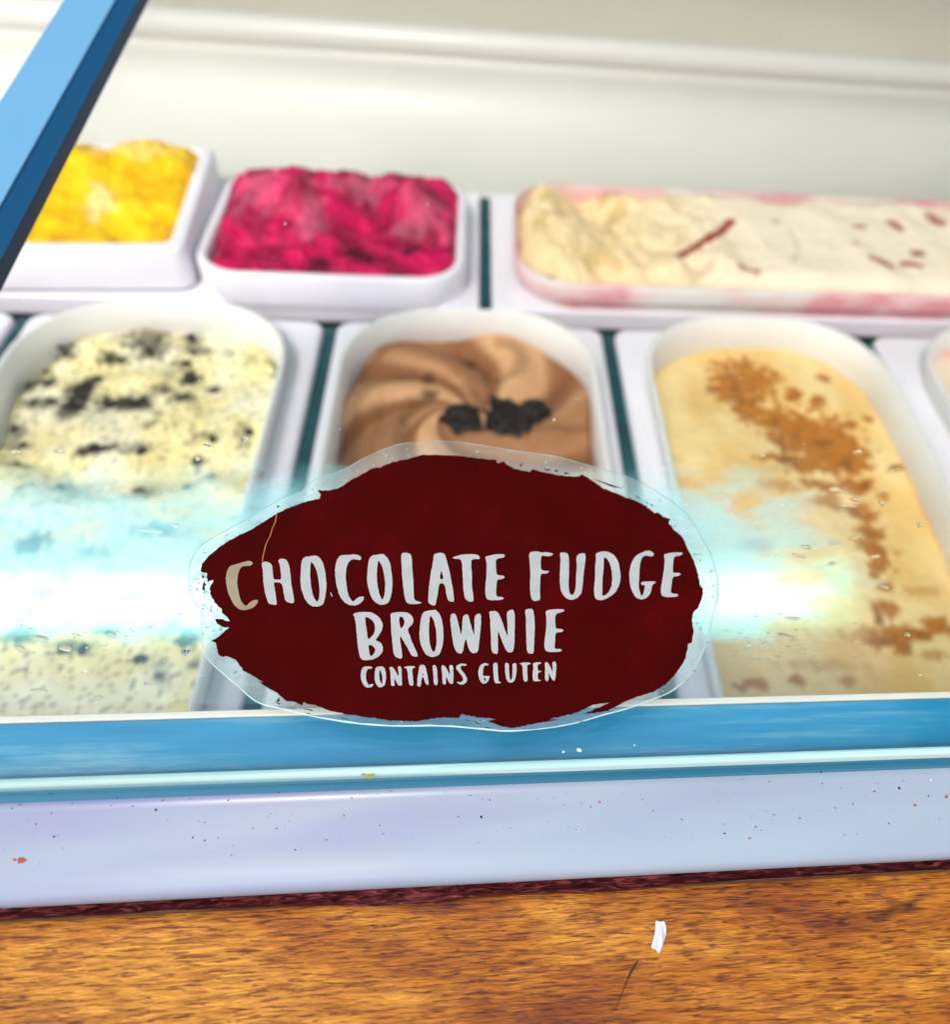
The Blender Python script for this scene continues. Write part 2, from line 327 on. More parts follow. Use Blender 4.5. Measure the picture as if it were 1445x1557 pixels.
LET = [
 (340,830,9.031,[[(90,270),(200,245),(310,208),(370,208),(405,235),(385,265),(340,275),(280,272),(235,300),(205,360),(193,430),(185,520),(200,590),(215,670),(235,750),(275,800),(315,828),(360,770),(420,742),(470,742),(475,765),(440,820),(380,862),(300,882),(220,875),(150,820),(95,720),(55,620),(35,500),(30,430),(50,340)]]),
 (340,830,9.031,[[(530,220),(590,213),(665,248),(672,340),(685,455),(720,465),(795,460),(788,370),(775,270),(750,190),(800,172),(870,190),(900,270),(922,400),(930,520),(955,650),(975,785),(910,785),(850,760),(830,660),(800,500),(700,500),(690,510),(705,600),(720,700),(735,808),(690,808),(625,798),(590,720),(560,600),(545,480),(542,350),(525,270)]]),
 (340,830,9.031,[[(1110,150),(1200,140),(1275,128),(1340,180),(1385,290),(1405,430),(1417,550),(1400,680),(1375,800),(1310,830),(1250,835),(1180,810),(1110,720),(1070,600),(1055,480),(1062,340),(1070,210)],[(1198,205),(1250,270),(1290,370),(1310,500),(1320,620),(1310,730),(1283,775),(1240,710),(1210,610),(1193,480),(1190,350)]]),
 (500,830,9.031,[[(150,130),(270,122),(380,115),(430,140),(455,170),(430,195),(380,188),(320,180),(275,215),(245,290),(232,400),(240,500),(252,600),(270,680),(310,745),(340,768),(380,725),(430,695),(490,695),(475,745),(420,800),(360,820),(290,812),(220,780),(150,690),(110,560),(90,430),(85,320),(105,210)]]),
 (500,830,9.031,[[(590,130),(680,120),(745,108),(800,150),(845,240),(865,370),(878,510),(865,650),(830,770),(770,808),(690,808),(610,750),(550,620),(525,480),(532,330),(550,190)],[(680,190),(725,260),(760,370),(775,500),(775,640),(740,750),(700,680),(675,570),(658,430),(665,300)]]),
 (500,830,9.031,[[(993,105),(1040,92),(1090,98),(1138,125),(1143,250),(1155,400),(1165,520),(1165,640),(1175,740),(1220,760),(1285,775),(1240,795),(1150,800),(1080,790),(1050,740),(1030,600),(1008,430),(1000,260)]]),
 (640,830,9.031,[[(175,120),(220,100),(300,95),(330,110),(355,200),(385,310),(410,430),(435,560),(465,765),(410,768),(370,745),(350,650),(325,512),(255,510),(240,600),(220,720),(200,822),(150,812),(98,775),(105,650),(120,480),(150,310),(175,190)],[(283,338),(300,390),(312,457),(260,457),(268,390)]]),
 (640,830,9.031,[[(430,165),(490,135),(580,118),(700,112),(780,122),(820,155),(795,182),(695,182),(692,280),(705,400),(700,520),(715,640),(728,760),(690,765),(640,755),(605,720),(590,620),(578,480),(572,300),(557,182),(480,178)]]),
 (640,830,9.031,[[(882,150),(950,128),(1050,115),(1130,113),(1163,135),(1130,160),(1030,180),(1030,280),(1042,405),(1120,405),(1162,428),(1120,455),(1045,462),(1040,560),(1032,698),(1130,700),(1145,720),(1110,742),(980,748),(920,740),(890,690),(885,590),(900,450),(907,320),(902,200)]]),
 (790,830,9.031,[[(133,95),(190,75),(250,75),(300,90),(400,88),(470,108),(440,138),(380,140),(300,130),(292,220),(295,335),(380,342),(420,345),(370,382),(290,382),(285,500),(280,620),(290,740),(220,760),(175,745),(150,660),(145,520),(152,380),(140,230)]]),
 (790,830,9.031,[[(553,95),(600,88),(675,105),(682,250),(680,400),(675,550),(685,640),(718,680),(755,650),(775,570),(778,420),(790,280),(780,145),(830,105),(890,98),(910,120),(900,260),(880,380),(868,560),(850,660),(790,720),(718,745),(650,725),(595,670),(562,590),(555,440),(560,300),(568,180)]]),
 (790,830,9.031,[[(1045,105),(1100,82),(1160,73),(1230,82),(1310,130),(1360,220),(1385,340),(1390,450),(1365,560),(1320,640),(1240,700),(1150,745),(1080,742),(1035,715),(1025,600),(1040,430),(1040,280),(1055,170)],[(1160,152),(1200,170),(1240,230),(1265,320),(1278,440),(1265,560),(1225,640),(1180,680),(1137,688),(1138,560),(1145,400),(1160,270)]]),
 (900,830,9.031,[[(620,125),(700,85),(770,62),(820,72),(863,115),(835,145),(790,140),(740,128),(690,160),(668,230),(655,340),(650,470),(645,570),(665,650),(690,692),(715,640),(735,545),(700,535),(668,518),(700,490),(780,485),(885,488),(870,510),(835,530),(820,600),(800,670),(740,725),(680,735),(620,722),(560,640),(530,550),(513,430),(528,290),(565,190)]]),
 (900,830,9.031,[[(988,120),(1060,97),(1150,88),(1230,88),(1257,105),(1220,132),(1130,145),(1118,250),(1113,350),(1130,370),(1210,370),(1228,392),(1190,415),(1112,422),(1100,520),(1083,655),(1170,655),(1190,678),(1160,700),(1050,703),(980,695),(950,660),(950,580),(975,440),(998,290),(1005,180)]]),
 (530,915,8.5,[[(55,155),(120,133),(220,132),(290,132),(370,175),(420,230),(450,300),(430,370),(390,440),(345,498),(400,515),(440,555),(448,640),(400,700),(320,745),(240,755),(160,745),(135,660),(120,560),(105,400),(95,270),(75,190)],[(210,195),(260,205),(320,245),(348,320),(335,400),(300,450),(252,490),(240,400),(225,290)],[(255,552),(310,562),(348,610),(340,660),(300,700),(275,700),(268,630)]]),
 (530,915,8.5,[[(540,150),(620,132),(740,132),(800,155),(845,220),(830,290),(760,350),(790,430),(840,560),(905,700),(860,712),(810,690),(760,590),(675,435),(665,480),(680,590),(702,730),(650,730),(590,700),(570,560),(555,380),(548,220)],[(655,187),(700,195),(728,245),(715,310),(680,347),(658,300)]]),
 (530,915,8.5,[[(975,125),(1060,110),(1120,100),(1170,140),(1210,230),(1225,350),(1230,480),(1210,600),(1175,690),(1080,718),(1010,690),(950,600),(918,480),(920,340),(940,190)],[(1057,165),(1100,230),(1130,340),(1140,450),(1138,570),(1103,665),(1060,580),(1040,450),(1042,290)]]),
 (690,915,8.028,[[(25,150),(50,230),(75,340),(90,405),(105,330),(108,170),(180,145),(195,230),(225,330),(248,415),(255,330),(255,160),(335,135),(335,280),(315,450),(300,600),(270,628),(210,620),(180,560),(150,440),(125,520),(108,635),(40,622),(10,570),(-10,480),(-30,350),(-45,160),(5,140)]]),
 (690,915,8.028,[[(430,115),(520,110),(560,160),(600,260),(630,350),(662,435),(660,300),(645,130),(690,98),(738,98),(748,200),(745,400),(738,580),(710,622),(650,610),(610,530),(575,430),(543,345),(538,480),(545,630),(510,638),(460,610),(455,450),(450,300),(445,180)]]),
 (690,915,8.028,[[(868,95),(920,82),(972,90),(985,180),(992,300),(985,450),(978,630),(940,635),(900,620),(888,500),(885,350),(882,200)]]),
 (690,915,8.028,[[(1117,115),(1180,95),(1270,88),(1345,90),(1357,108),(1320,128),(1243,145),(1238,240),(1245,330),(1320,330),(1348,347),(1315,370),(1245,375),(1238,480),(1228,575),(1305,572),(1325,592),(1300,608),(1200,615),(1130,605),(1108,560),(1112,450),(1130,330),(1135,200)]]),
 (540,1000,9.031,[[(110,122),(180,118),(225,120),(245,138),(220,152),(180,148),(155,190),(148,260),(160,330),(190,378),(220,362),(260,358),(240,395),(190,412),(140,400),(100,350),(78,270),(80,190)]]),
 (540,1000,9.031,[[(290,125),(340,118),(380,115),(410,150),(428,230),(425,310),(405,385),(350,408),(310,395),(280,340),(268,260),(275,180)],[(340,155),(370,220),(380,300),(372,372),(345,320),(330,240)]]),
 (540,1000,9.031,[[(470,128),(515,125),(550,170),(600,265),(598,190),(585,125),(610,115),(638,125),(642,250),(648,370),(625,385),(595,375),(565,330),(540,270),(540,330),(545,385),(520,392),(492,375),(490,260),(482,180)]]),
 (540,1000,9.031,[[(660,133),(710,118),(790,112),(838,130),(785,145),(790,230),(805,380),(770,385),(742,370),(728,260),(718,148)]]),
 (540,1000,9.031,[[(885,105),(925,92),(960,105),(985,190),(1020,370),(985,375),(955,320),(940,265),(915,270),(905,390),(880,402),(850,380),(860,270),(875,180)],[(935,210),(948,243),(922,243)]]),
 (540,1000,9.031,[[(1063,103),(1115,97),(1130,200),(1138,370),(1110,378),(1082,360),(1075,220)]]),
 (540,1000,9.031,[[(1183,105),(1225,102),(1260,150),(1305,245),(1302,180),(1290,105),(1345,95),(1352,200),(1352,340),(1330,360),(1300,350),(1270,300),(1248,240),(1250,360),(1225,368),(1200,350),(1198,230)]]),
 (695,1000,9.031,[[(-10,110),(40,82),(100,78),(142,98),(110,112),(70,105),(45,125),(60,165),(110,220),(142,290),(130,340),(80,370),(30,362),(-5,330),(40,335),(75,325),(85,290),(65,240),(20,190),(-12,150)]]),
 (695,1000,9.031,[[(310,110),(360,78),(405,70),(442,92),(420,105),(385,100),(360,140),(355,240),(365,250),(462,248),(440,275),(430,330),(385,358),(340,350),(305,290),(288,210)],[(365,275),(400,275),(385,330)]]),
 (695,1000,9.031,[[(495,68),(560,65),(562,200),(570,325),(610,340),(580,352),(530,348),(510,325),(500,200)]]),
 (695,1000,9.031,[[(658,68),(715,72),(718,200),(725,290),(745,305),(762,270),(765,160),(760,80),(820,68),(820,180),(805,290),(780,330),(735,345),(695,325),(670,270),(662,170)]]),
 (695,1000,9.031,[[(850,82),(900,65),(980,62),(1015,75),(1005,90),(965,92),(965,200),(972,325),(940,330),(915,315),(905,200),(898,92)]]),
 (695,1000,9.031,[[(1040,75),(1100,62),(1165,62),(1150,80),(1108,90),(1110,180),(1163,185),(1150,198),(1112,202),(1110,300),(1155,308),(1130,322),(1060,322),(1040,300),(1040,200),(1050,130)]]),
 (695,1000,9.031,[[(1203,65),(1250,60),(1285,130),(1318,205),(1315,130),(1310,55),(1363,48),(1365,160),(1350,310),(1320,315),(1290,270),(1265,200),(1262,260),(1255,318),(1225,318),(1208,290),(1212,150)]]),
]
sp = on_glass(690, 890)
stk = empty('flavour_sticker', sp, 'dark red brush-blot sticker lettered CHOCOLATE FUDGE BROWNIE, CONTAINS GLUTEN, on the glass', 'sticker')
flat('clear_border', [contour_chaikin(clear, 2)], .00010, M_vinyl, stk)
flat('red_blot', [blot], .00018, M_red, stk, jag=1.6)
for ox, oy, s, loops in LET:
    lp = [contour_chaikin([(ox+x/s, oy+y/s) for x, y in l], 2) for l in loops]
    first = (ox == 340 and loops[0][0] == (90, 270))
    o = flat('letter', lp, .00024, M_ink2 if first else M_ink, stk, jag=.55)
    if first: o['label'] = 'first C, beige where the sticker has lifted'
pts_b = []
while len(pts_b) < 330:
    i_ = random.randrange(len(clear)); x, y = clear[i_]; x += random.uniform(2, 34)*(1 if x < 690 else -1)*(.5 if 400 < x < 950 else 1); y += random.uniform(0, 26)*(1 if y < 890 else -1)
    inside_ = lambda P_: sum(((P_[k][1] > y) != (P_[k-1][1] > y)) and x < (P_[k-1][0]-P_[k][0])*(y-P_[k][1])/(P_[k-1][1]-P_[k][1])+P_[k][0] for k in range(len(P_))) % 2
    if inside_(clear) and not inside_(blot) and (x < 420 or random.random() < .25): pts_b.append((x, y, random.choice([.8, 1.1, 1.5, 2.1])))
V = []; T = []
for x, y, r_ in pts_b:
    b0 = len(V); a0 = random.random()*3
    V += [on_glass(x+r_*random.uniform(.7, 1.4)*math.cos(a0+k*1.256), y+r_*random.uniform(.5, 1.1)*math.sin(a0+k*1.256), .00016) for k in range(5)]; T.append(tuple(reversed(range(b0, b0+5))))
o_ = mesh('adhesive_fleck', V, T, mat('adhesive_grey', (.22, .34, .30), .6, .2), stk, False); o_['kind'] = 'stuff'
# loose flecks of print round the blot, one part
fl = [((899,727),(918,733),(948,743),(930,740)),((965,753),(974,757),(972,758)),((982,763),(987,765),(984,766)),((990,766),(995,769),(990,769)),((1025,799),(1029,800),(1026,801)),
      ((310,884),(314,889),(309,892),(312,898),(307,896)),((306,874),(311,876),(309,881)),((418,1067),(427,1069),(425,1071)),((433,1073),(452,1078),(445,1077)),((463,1083),(473,1085),(470,1086)),
      ((515,1090),(535,1094),(520,1092)),((706,1093),(716,1096),(712,1096)),((720,1096),(732,1101),(726,1100)),((736,1105),(750,1107),(742,1108)),((696,1100),(712,1104),(705,1103)),
      ((878,1098),(892,1094),(884,1098)),((845,1102),(850,1102),(847,1103)),((1069,886),(1071,889),(1069,889)),((1054,1018),(1058,1020),(1055,1021)),((1076,975),(1078,977),(1076,978)),((1044,1032),(1046,1034),(1044,1034)),
      ((420,1067),(424,1060),(426,1066)),((422,768),(426,770),(421,772)),((828,713),(838,714),(832,716)),((845,714),(850,717),(843,717)),((858,718),(866,720),(860,722)),((790,708),(796,703),(792,710)),((455,1076),(475,1081),(476,1079))]
V = []; T = []
for t in fl:
    b0 = len(V); V += [on_glass(x, y, .00018) for x, y in t]
    T += [(b0, b0+k, b0+k+1) for k in range(1, len(t)-1)]
fo = mesh('print_fleck', V, T, M_red, stk, False); fo['kind'] = 'stuff'
cre = [(421,780),(419,793),(414,804),(411,815),(407,822),(404,829),(402,838),(400,846),(399,853)]
V = []; T = []
for i, (x, y) in enumerate(cre):
    wd = .55+.35*random.random(); V += [on_glass(x-wd, y, .00026), on_glass(x+wd, y, .00026)]
for i in range(len(cre)-1): T.append((2*i, 2*i+2, 2*i+3, 2*i+1))
mesh('crease', V, T, M_crease, stk, False)
flat('scratch', [[(502,901),(503.5,901),(506,907),(504.5,907)]], .00026, M_ink, stk)
# raised vinyl rim
rimv = contour_chaikin(clear, 2); V = []; T = []
M_vedge = mat('vinyl_cut_edge', (.32, .48, .45), .35, .4)
for x, y in rimv:
    p = on_glass(x, y, .00012); c0 = sp; d = (c0-p); d = (d - GN*d.dot(GN)).normalized()
    V += [p, p+d*.00024*(1+.7*noise.noise(Vector((x*.05,y*.05,1))))+GN*.00010]
n = len(rimv)
for i in range(n):
    a = 2*i; b_ = 2*((i+1) % n); T.append((a, b_, b_+1, a+1))
mesh('cut_edge', V, T, M_vedge, stk, False)

# ------------------------------------------------------------------ tubs
def rrect(x0, x1, y0, y1, r, seg=8):
    out = []
    for cx, cy, a0 in ((x1-r, y1-r, 0), (x0+r, y1-r, 90), (x0+r, y0+r, 180), (x1-r, y0+r, 270)):
        for k in range(seg+1):
            a = math.radians(a0+90*k/seg); out.append((cx+r*math.cos(a), cy+r*math.sin(a)))
    return out
def stitch(rings):
    V = []; Fc = []; n = len(rings[0])
    for r in rings: V += r
    for i in range(len(rings)-1):
        for k in range(n):
            a = i*n+k; b = i*n+(k+1) % n; Fc.append((a, b, b+n, a+n))
    return V, Fc
def tub(label, outer, op, zr, depth, r, rot=0.0, wallmat=None, group=None, lip=.004, ro=.008, solid=False, rise=0.0):
    """outer=(x0,x1,y0,y1) of the flange, op = opening rectangle"""
    cx, cy = (op[0]+op[1])/2, (op[2]+op[3])/2
    t = empty('ice_cream_tub', (cx, cy, zr-depth), label, 'tub', group)
    def Z(l, z): return [(x, y, z) for x, y in l]
    def ins(q, d): return (q[0]+d, q[1]-d, q[2]+d, q[3]-d)
    e = .0022
    rings = [Z(rrect(*outer, ro), zr-lip-.010), Z(rrect(*outer, ro), zr-e), Z(rrect(*ins(outer, e*.3), ro), zr-e*.3), Z(rrect(*ins(outer, e), ro), zr),
             Z(rrect(*ins(op, -e), r+e), zr), Z(rrect(*ins(op, -e*.3), r), zr-e*.3), Z(rrect(*op, r), zr-e), Z(rrect(*op, r), zr-lip)]
    V, Fc = stitch(rings); mesh('flange', V, Fc, M_white, t)
    k = .10
    rings = []
    if rise:
        q = ins(op, .0004)
        rings = [Z(rrect(*ins(q, -.0004), r), zr-lip), Z(rrect(*ins(q, -rise*k-.0016), r), zr+rise-.0015), Z(rrect(*ins(q, -rise*k-.0010), r), zr+rise-.0003), Z(rrect(*ins(q, -rise*k), r), zr+rise), Z(rrect(*ins(q, -rise*k+.0008), r), zr+rise-.0008)]
    rings += [Z(rrect(*ins(op, .0012 if rise else -.0003), r), zr-lip*.6), Z(rrect(*ins(op, depth*k*.5), r), zr-depth*.5), Z(rrect(*ins(op, depth*k), r), zr-depth+.006), Z(rrect(*ins(op, depth*k+.005), r), zr-depth)]
    V, Fc = stitch(rings); n = len(rings[0]); Fc.append(tuple(range(len(V)-n, len(V))))
    mesh('liner', V, Fc, wallmat or M_liner, t)
    if solid:
        rings = [Z(rrect(*ins(op, -.0025), r), zr-.003), Z(rrect(*ins(op, .001), r), zr-depth-.002)]
        V, Fc = stitch(rings); mesh('outer_wall', V, [tuple(reversed(f)) for f in Fc], wallmat or M_liner, t)
    if rot: t.rotation_euler = (0, 0, rot)
    return t
def ice(name, label, op, r, zb, hfun, cfun, m, step=.0013, rot=0.0, cat='ice cream', zr=None):
    cx, cy = (op[0]+op[1])/2, (op[2]+op[3])/2
    t = None
    x0, x1, y0, y1 = op
    nx = int((x1-x0)/step); ny = int((y1-y0)/step)
    hx, hy = (x1-x0)/2, (y1-y0)/2
    def inside(x, y):
        dx = abs(x-cx)-(hx-r); dy = abs(y-cy)-(hy-r)
        if dx > 0 and dy > 0: return math.hypot(dx, dy)-r
        return max(dx, dy)-r
    idx = {}; V = []; cols = []
    for i in range(nx+1):
        for j in range(ny+1):
            x = x0+(x1-x0)*i/nx; y = y0+(y1-y0)*j/ny
            d = inside(x, y)
            if d > step*1.6: continue
            if d > 0:      # snap to the wall
                s = 1-d/math.hypot(x-cx, y-cy); x = cx+(x-cx)*s; y = cy+(y-cy)*s; d = 0
            h = hfun(x, y, d)
            c = cfun(x, y, h)
            h += .0012*fbm(x*240, y*240, 4.4, 2) - .004*sst(-.006, 0, d)
            idx[i, j] = len(V); V.append((x, y, zb+h)); cols.append(c)
    Fc = [(idx[i, j], idx[i+1, j], idx[i+1, j+1], idx[i, j+1]) for i in range(nx) for j in range(ny)
          if all(k in idx for k in ((i, j), (i+1, j), (i+1, j+1), (i, j+1)))]
    o = mesh(name, [(v[0]-cx, v[1]-cy, v[2]-zb) for v in V], Fc, m, None, True, cols)
    o.location = (cx, cy, zb); o.rotation_euler = (0, 0, rot)
    prop(o, label, cat); return o
def ice_mat(name, rough=.5):
    m = mat(name, (.8, .8, .8), rough, .4, Subsurface_Weight=.15, Subsurface_Radius=(.004, .003, .002), Subsurface_Scale=1.0)
    a = N(m, 'ShaderNodeVertexColor', layer_name='tint')
    tc = N(m, 'ShaderNodeTexCoord'); nz = N(m, 'ShaderNodeTexNoise'); nz.inputs['Scale'].default_value = 700; nz.inputs['Detail'].default_value = 3
    L(m, tc.outputs['Object'], nz.inputs['Vector'])
    L(m, a.outputs[0], m.node_tree.nodes['Principled BSDF'].inputs['Base Color']); bump(m, nz.outputs[0], .35, .0008)
    return m
M_ice = ice_mat('ice_cream_surface'); M_sorbet = ice_mat('sorbet_surface', .5)
for m_ in (M_ice, M_sorbet): m_.node_tree.nodes['Principled BSDF'].inputs['Specular IOR Level'].default_value = .2
M_sorbet.node_tree.nodes['Principled BSDF'].inputs['Subsurface Weight'].default_value = 0

def PT(px, py, z): p = hit_z(px, py, z); return (p.x, p.y)
def blob(x, y, c, rx, ry, nz=1.0, ns=160, seed=0):
    """soft 0..1 patch with a ragged edge; c centre, rx/ry radii in metres"""
    d = math.hypot((x-c[0])/rx, (y-c[1])/ry)
    d += nz*fbm(x*ns, y*ns, seed, 3)
    return 1-sst(.55, 1.3, d)
def poly_d(x, y, P):
    best = 9
    for (ax, ay), (bx_, by_) in zip(P, P[1:]):
        dx, dy = bx_-ax, by_-ay; l = dx*dx+dy*dy
        t = max(0, min(1, ((x-ax)*dx+(y-ay)*dy)/l)) if l else 0
        best = min(best, math.hypot(x-ax-dx*t, y-ay-dy*t))
    return best

# gaps between the front tubs (photo px on the rim plane)
gx = [hit_z(34, 478).x, hit_z(502, 495).x, hit_z(925, 505).x, hit_z(1320, 517).x]
yB0 = hit_z(722, 492).y            # back edge of the front row
gx = [gx[0]-(gx[1]-gx[0])] + gx + [gx[-1]+.175]
print('gx', gx, 'yB0', yB0)
G = .0040                           # half gap
YF = .07
deckz = -.012
frontlab = ['white tub cut by the left edge of the picture, mostly behind the blue side bar', 'front white tub holding the cream ice cream with dark crumbs', 'front white tub holding the brown swirled ice cream, directly behind the sticker',
            'front white tub holding the caramel coloured ice cream, right of the sticker', 'front white tub at the right picture edge holding pink rippled ice cream']
ops = []
for i in range(5):
    x0, x1 = gx[i]+G, gx[i+1]-G
    l, r_ = .017, .017
    if i == 1: l, r_ = .012, .014
    if i == 2: l, r_ = .010, .011
    if i == 3: l, r_ = .014, .005
    if i == 4: l, r_ = .017, .012
    op = (x0+l, x1-r_, YF+.02, yB0-.006)
    ops.append(op)
    tub(frontlab[i], (x0, x1, YF, yB0-.001), op, 0, .10, .052, group='white tubs in the front row', rise=.013)

# cookies and cream
zc = -.010
base = (.84, .72, .36); pale = (.86, .80, .56); dark = (.012, .012, .010); grey = (.30, .28, .20)
crpx = [(115,612,17,20,1),(124,591,16,10,1),(140,580,14,8,.9),(183,612,34,10,1),(205,607,18,9,1),(108,627,14,10,.9),(65,616,26,7,.8),(47,595,16,6,.8),(68,582,14,7,.8),(97,541,16,8,.8),(173,548,20,5,.8),(227,520,30,14,.75),(232,535,24,8,.7),
 (293,519,12,11,.8),(306,535,18,6,.7),(277,551,16,6,.7),(288,571,15,8,1),(316,494,12,8,.7),(144,492,14,6,.6),(252,487,22,5,.5),(245,589,16,6,.7),(277,604,18,7,.9),(325,589,10,5,.8),(22,647,14,7,.7),(16,670,20,6,.6),(158,688,32,6,.9),(130,692,18,5,.7),
 (215,688,16,5,.6),(58,559,12,6,.5),(372,667,12,14,.5),(317,667,16,5,.6),(299,697,8,8,.6),(25,706,20,5,.6),(108,746,36,12,.5),(216,753,26,10,.5),(288,746,10,6,.6),(317,728,16,4,.6),(234,805,30,7,.9),(50,828,22,14,1),(144,836,26,7,.7),(33,969,24,9,.9),
 (110,985,26,6,.8),(287,972,12,11,1),(166,958,18,6,.7),(210,1000,10,6,.6),(90,645,60,22,.28),(60,905,20,9,.8),(200,900,22,8,.7),(385,548,8,5,.4),(350,540,7,4,.4)]
crs = []
for px, py, rx, ry, a in crpx:
    c = PT(px, py, zc+.004); ex = abs(PT(px+rx, py, zc+.004)[0]-c[0]); ey = abs(PT(px, py-ry, zc+.004)[1]-c[1]); crs.append((c, ex*1.25, ey*1.35, a))
def h_cook(x, y, d):
    return .004+.007*fbm(x*28, y*22, 1.5, 3)+.003*math.sin(y*95+fbm(x*20, y*20)*5)*sst(.0, .06, y-.2)
def c_cook(x, y, h):
    c = mixc(base, pale, sst(-.15, .2, fbm(x*30, y*30, 5)))
    for i, (p, ex, ey, a) in enumerate(crs):
        if abs(x-p[0]) < ex*2 and abs(y-p[1]) < ey*2.2:
            k = blob(x, y, p, ex, ey, 1.7, 330, i)*a
            c = mixc(c, grey if a < .3 else dark, k)
    s = fbm(x*420, y*420, 8, 2)
    if s > .13: c = mixc(c, (.08, .08, .06), sst(.13, .26, s)*.85)
    v = sst(.02, .35, fbm(x*75, y*85, 33, 4)); c = mixc(c, dark, v*sst(.05, .25, fbm(x*22, y*26, 71))*.95)
    return c
cook = ice('ice_cream', 'cream coloured ice cream speckled with dark cookie crumbs, front left tub', ops[1], .052, zc, h_cook, c_cook, M_ice)
# crumb pieces that stand out of the surface
def lump(name, loc, rx, ry, rz, m, parent=None, seed=0, rough=.35, lat=9, lon=14):
    V = []; Fc = []
    for i in range(lat+1):
        th = math.pi*i/lat
        for j in range(lon):
            ph = 2*math.pi*j/lon; v = Vector((math.sin(th)*math.cos(ph), math.sin(th)*math.sin(ph), math.cos(th)))
            k = 1+rough*2*fbm(v.x*1.6+seed*3.7, v.y*1.6, v.z*1.6+seed, 3)
            V.append((v.x*rx*k, v.y*ry*k, v.z*rz*k))
    for i in range(lat):
        for j in range(lon):
            a = i*lon+j; b = i*lon+(j+1) % lon; Fc.append((a, a+lon, b+lon, b))
    o = mesh(name, V, Fc, m, None, True)
    o.location = loc; return o
M_crumb = mat('dark_cookie', (.014, .012, .010), .7, .3)
for i, (p, ex, ey, a) in enumerate(crs):
    if a < .45: continue
    for q in range(2 if a > .75 else 1):
        x = p[0]+random.uniform(-.5, .5)*ex; y = p[1]+random.uniform(-.5, .5)*ey
        s = random.uniform(.0014, .0026)*(1.2 if a > .9 else 1)
        z = zc+h_cook(x, y, -1)
        o = lump('crumb', (x-cook.location.x, y-cook.location.y, z-zc), s*1.4, s, s*.45, M_crumb, None, i*3+q, .5, 6, 9)
        o.rotation_euler = (0, 0, random.uniform(0, 3)); o.parent = cook

# brownie
zb = -.006
tan = (.27, .10, .036); tanl = (.68, .365, .18); fud = (.10, .024, .005); fudd = (.05, .015, .008)
rib = [([(575,545),(590,532),(625,524),(665,526),(700,538),(738,562)], 5, .8), ([(690,533),(715,545),(740,562)], 5, .9), ([(762,526),(785,532),(796,548),(790,566),(770,576),(742,572)], 6, .7),
       ([(862,562),(860,582),(840,600),(800,620)], 5, .65), ([(900,650),(860,656),(800,657),(760,660)], 4, .6), ([(540,600),(560,582),(590,572),(630,566)], 5, .65),
       ([(612,700),(610,665),(616,635),(632,610),(660,596)], 7, .8), ([(534,720),(536,660),(546,610),(560,580)], 8, .6), ([(700,590),(725,600),(735,612)], 6, .45), ([(560,720),(568,660),(585,610)], 3, .3),
       ([(905,690),(860,700),(800,705)], 4, .5), ([(640,548),(680,556),(700,575)], 3, .25), ([(500,1060),(560,930),(640,830),(760,790)], 8, .5)]
ribs = []
for P, wd, a in rib:
    Q = [PT(x, y, zb+.004) for x, y in P]; ww = abs(PT(P[0][0]+wd, P[0][1], zb+.004)[0]-Q[0][0]); ribs.append((Q, ww, a))
dk = [(PT(650, 575, zb+.004), .004, .005), (PT(655, 600, zb+.004), .004, .004), (PT(712, 545, zb+.004), .005, .004)]
def ribf(x, y):
    x += .003*fbm(x*60, y*60, 2); y += .003*fbm(x*60, y*60, 9)
    return max(.55*a*(1-sst(.3, 2.0, poly_d(x, y, Q)/ww/1.4)) for Q, ww, a in ribs)
cc = PT(690, 640, zb)
def sw(r, th, x, y): return th*6-math.log(max(r, .006)/.03)*5.5+fbm(x*20, y*20, 1.7, 2)*1.6
def h_brow(x, y, d):
    r = math.hypot(x-cc[0], y-cc[1]); th = math.atan2(y-cc[1], x-cc[0])
    return .004+.0034*math.sin(sw(r, th, x, y)-.5)*sst(.01, .05, r)+.003*fbm(x*30, y*30, 3, 2)-.0025*ribf(x, y)
def c_brow(x, y, h):
    r = math.hypot(x-cc[0], y-cc[1]); th = math.atan2(y-cc[1], x-cc[0])
    c = mixc(tan, tanl, sst(-.95, -.05, math.sin(sw(r, th, x, y)))*sst(-1.6, .4, math.sin(sw(r, th, x, y)*.5+1)))
    c = mixc(c, fud, ribf(x, y))
    for i, (p, ex, ey) in enumerate(dk): c = mixc(c, fudd, blob(x, y, p, ex, ey, .8, 200, i)*.75)
    return c
brow = ice('ice_cream', 'light brown chocolate ice cream with darker fudge swirls, tub behind the sticker', ops[2], .052, zb, h_brow, c_brow, M_ice)
M_brownie = mat('fudge_brownie', (.008, .003, .005), .5, .25)
cr_, nz_, mp_ = noise_col(M_brownie, 260, [(.3, (.002, .0008, .002)), (.7, (.014, .003, .004))], 4); bump(M_brownie, nz_.outputs[0], .6, .001)
for i, (px, py, a, b, lab) in enumerate([(700,636,27,20,'dark brownie chunk lying alone on the brown ice cream, left of the heart-shaped cluster'), (764,634,24,22,'left lobe of the three-chunk dark brownie cluster on the brown ice cream'),
                                         (808,629,25,19,'right lobe of the dark brownie cluster, with a small glint, on the brown ice cream'), (786,650,24,17,'lowest chunk of the dark brownie cluster, nearest the sticker')]):
    c = hit_z(px, py, zb+.006); ex = abs(hit_z(px+a, py, zb+.006).x-c.x); ey = abs(hit_z(px, py-b, zb+.006).y-c.y)
    o = lump('brownie_chunk', (c.x, c.y, zb+.0060), ex, ey*.9, .0048, M_brownie, None, i+5, .75, 16, 28)
    prop(o, lab, 'brownie chunk', 'dark brownie chunks on the brown ice cream')

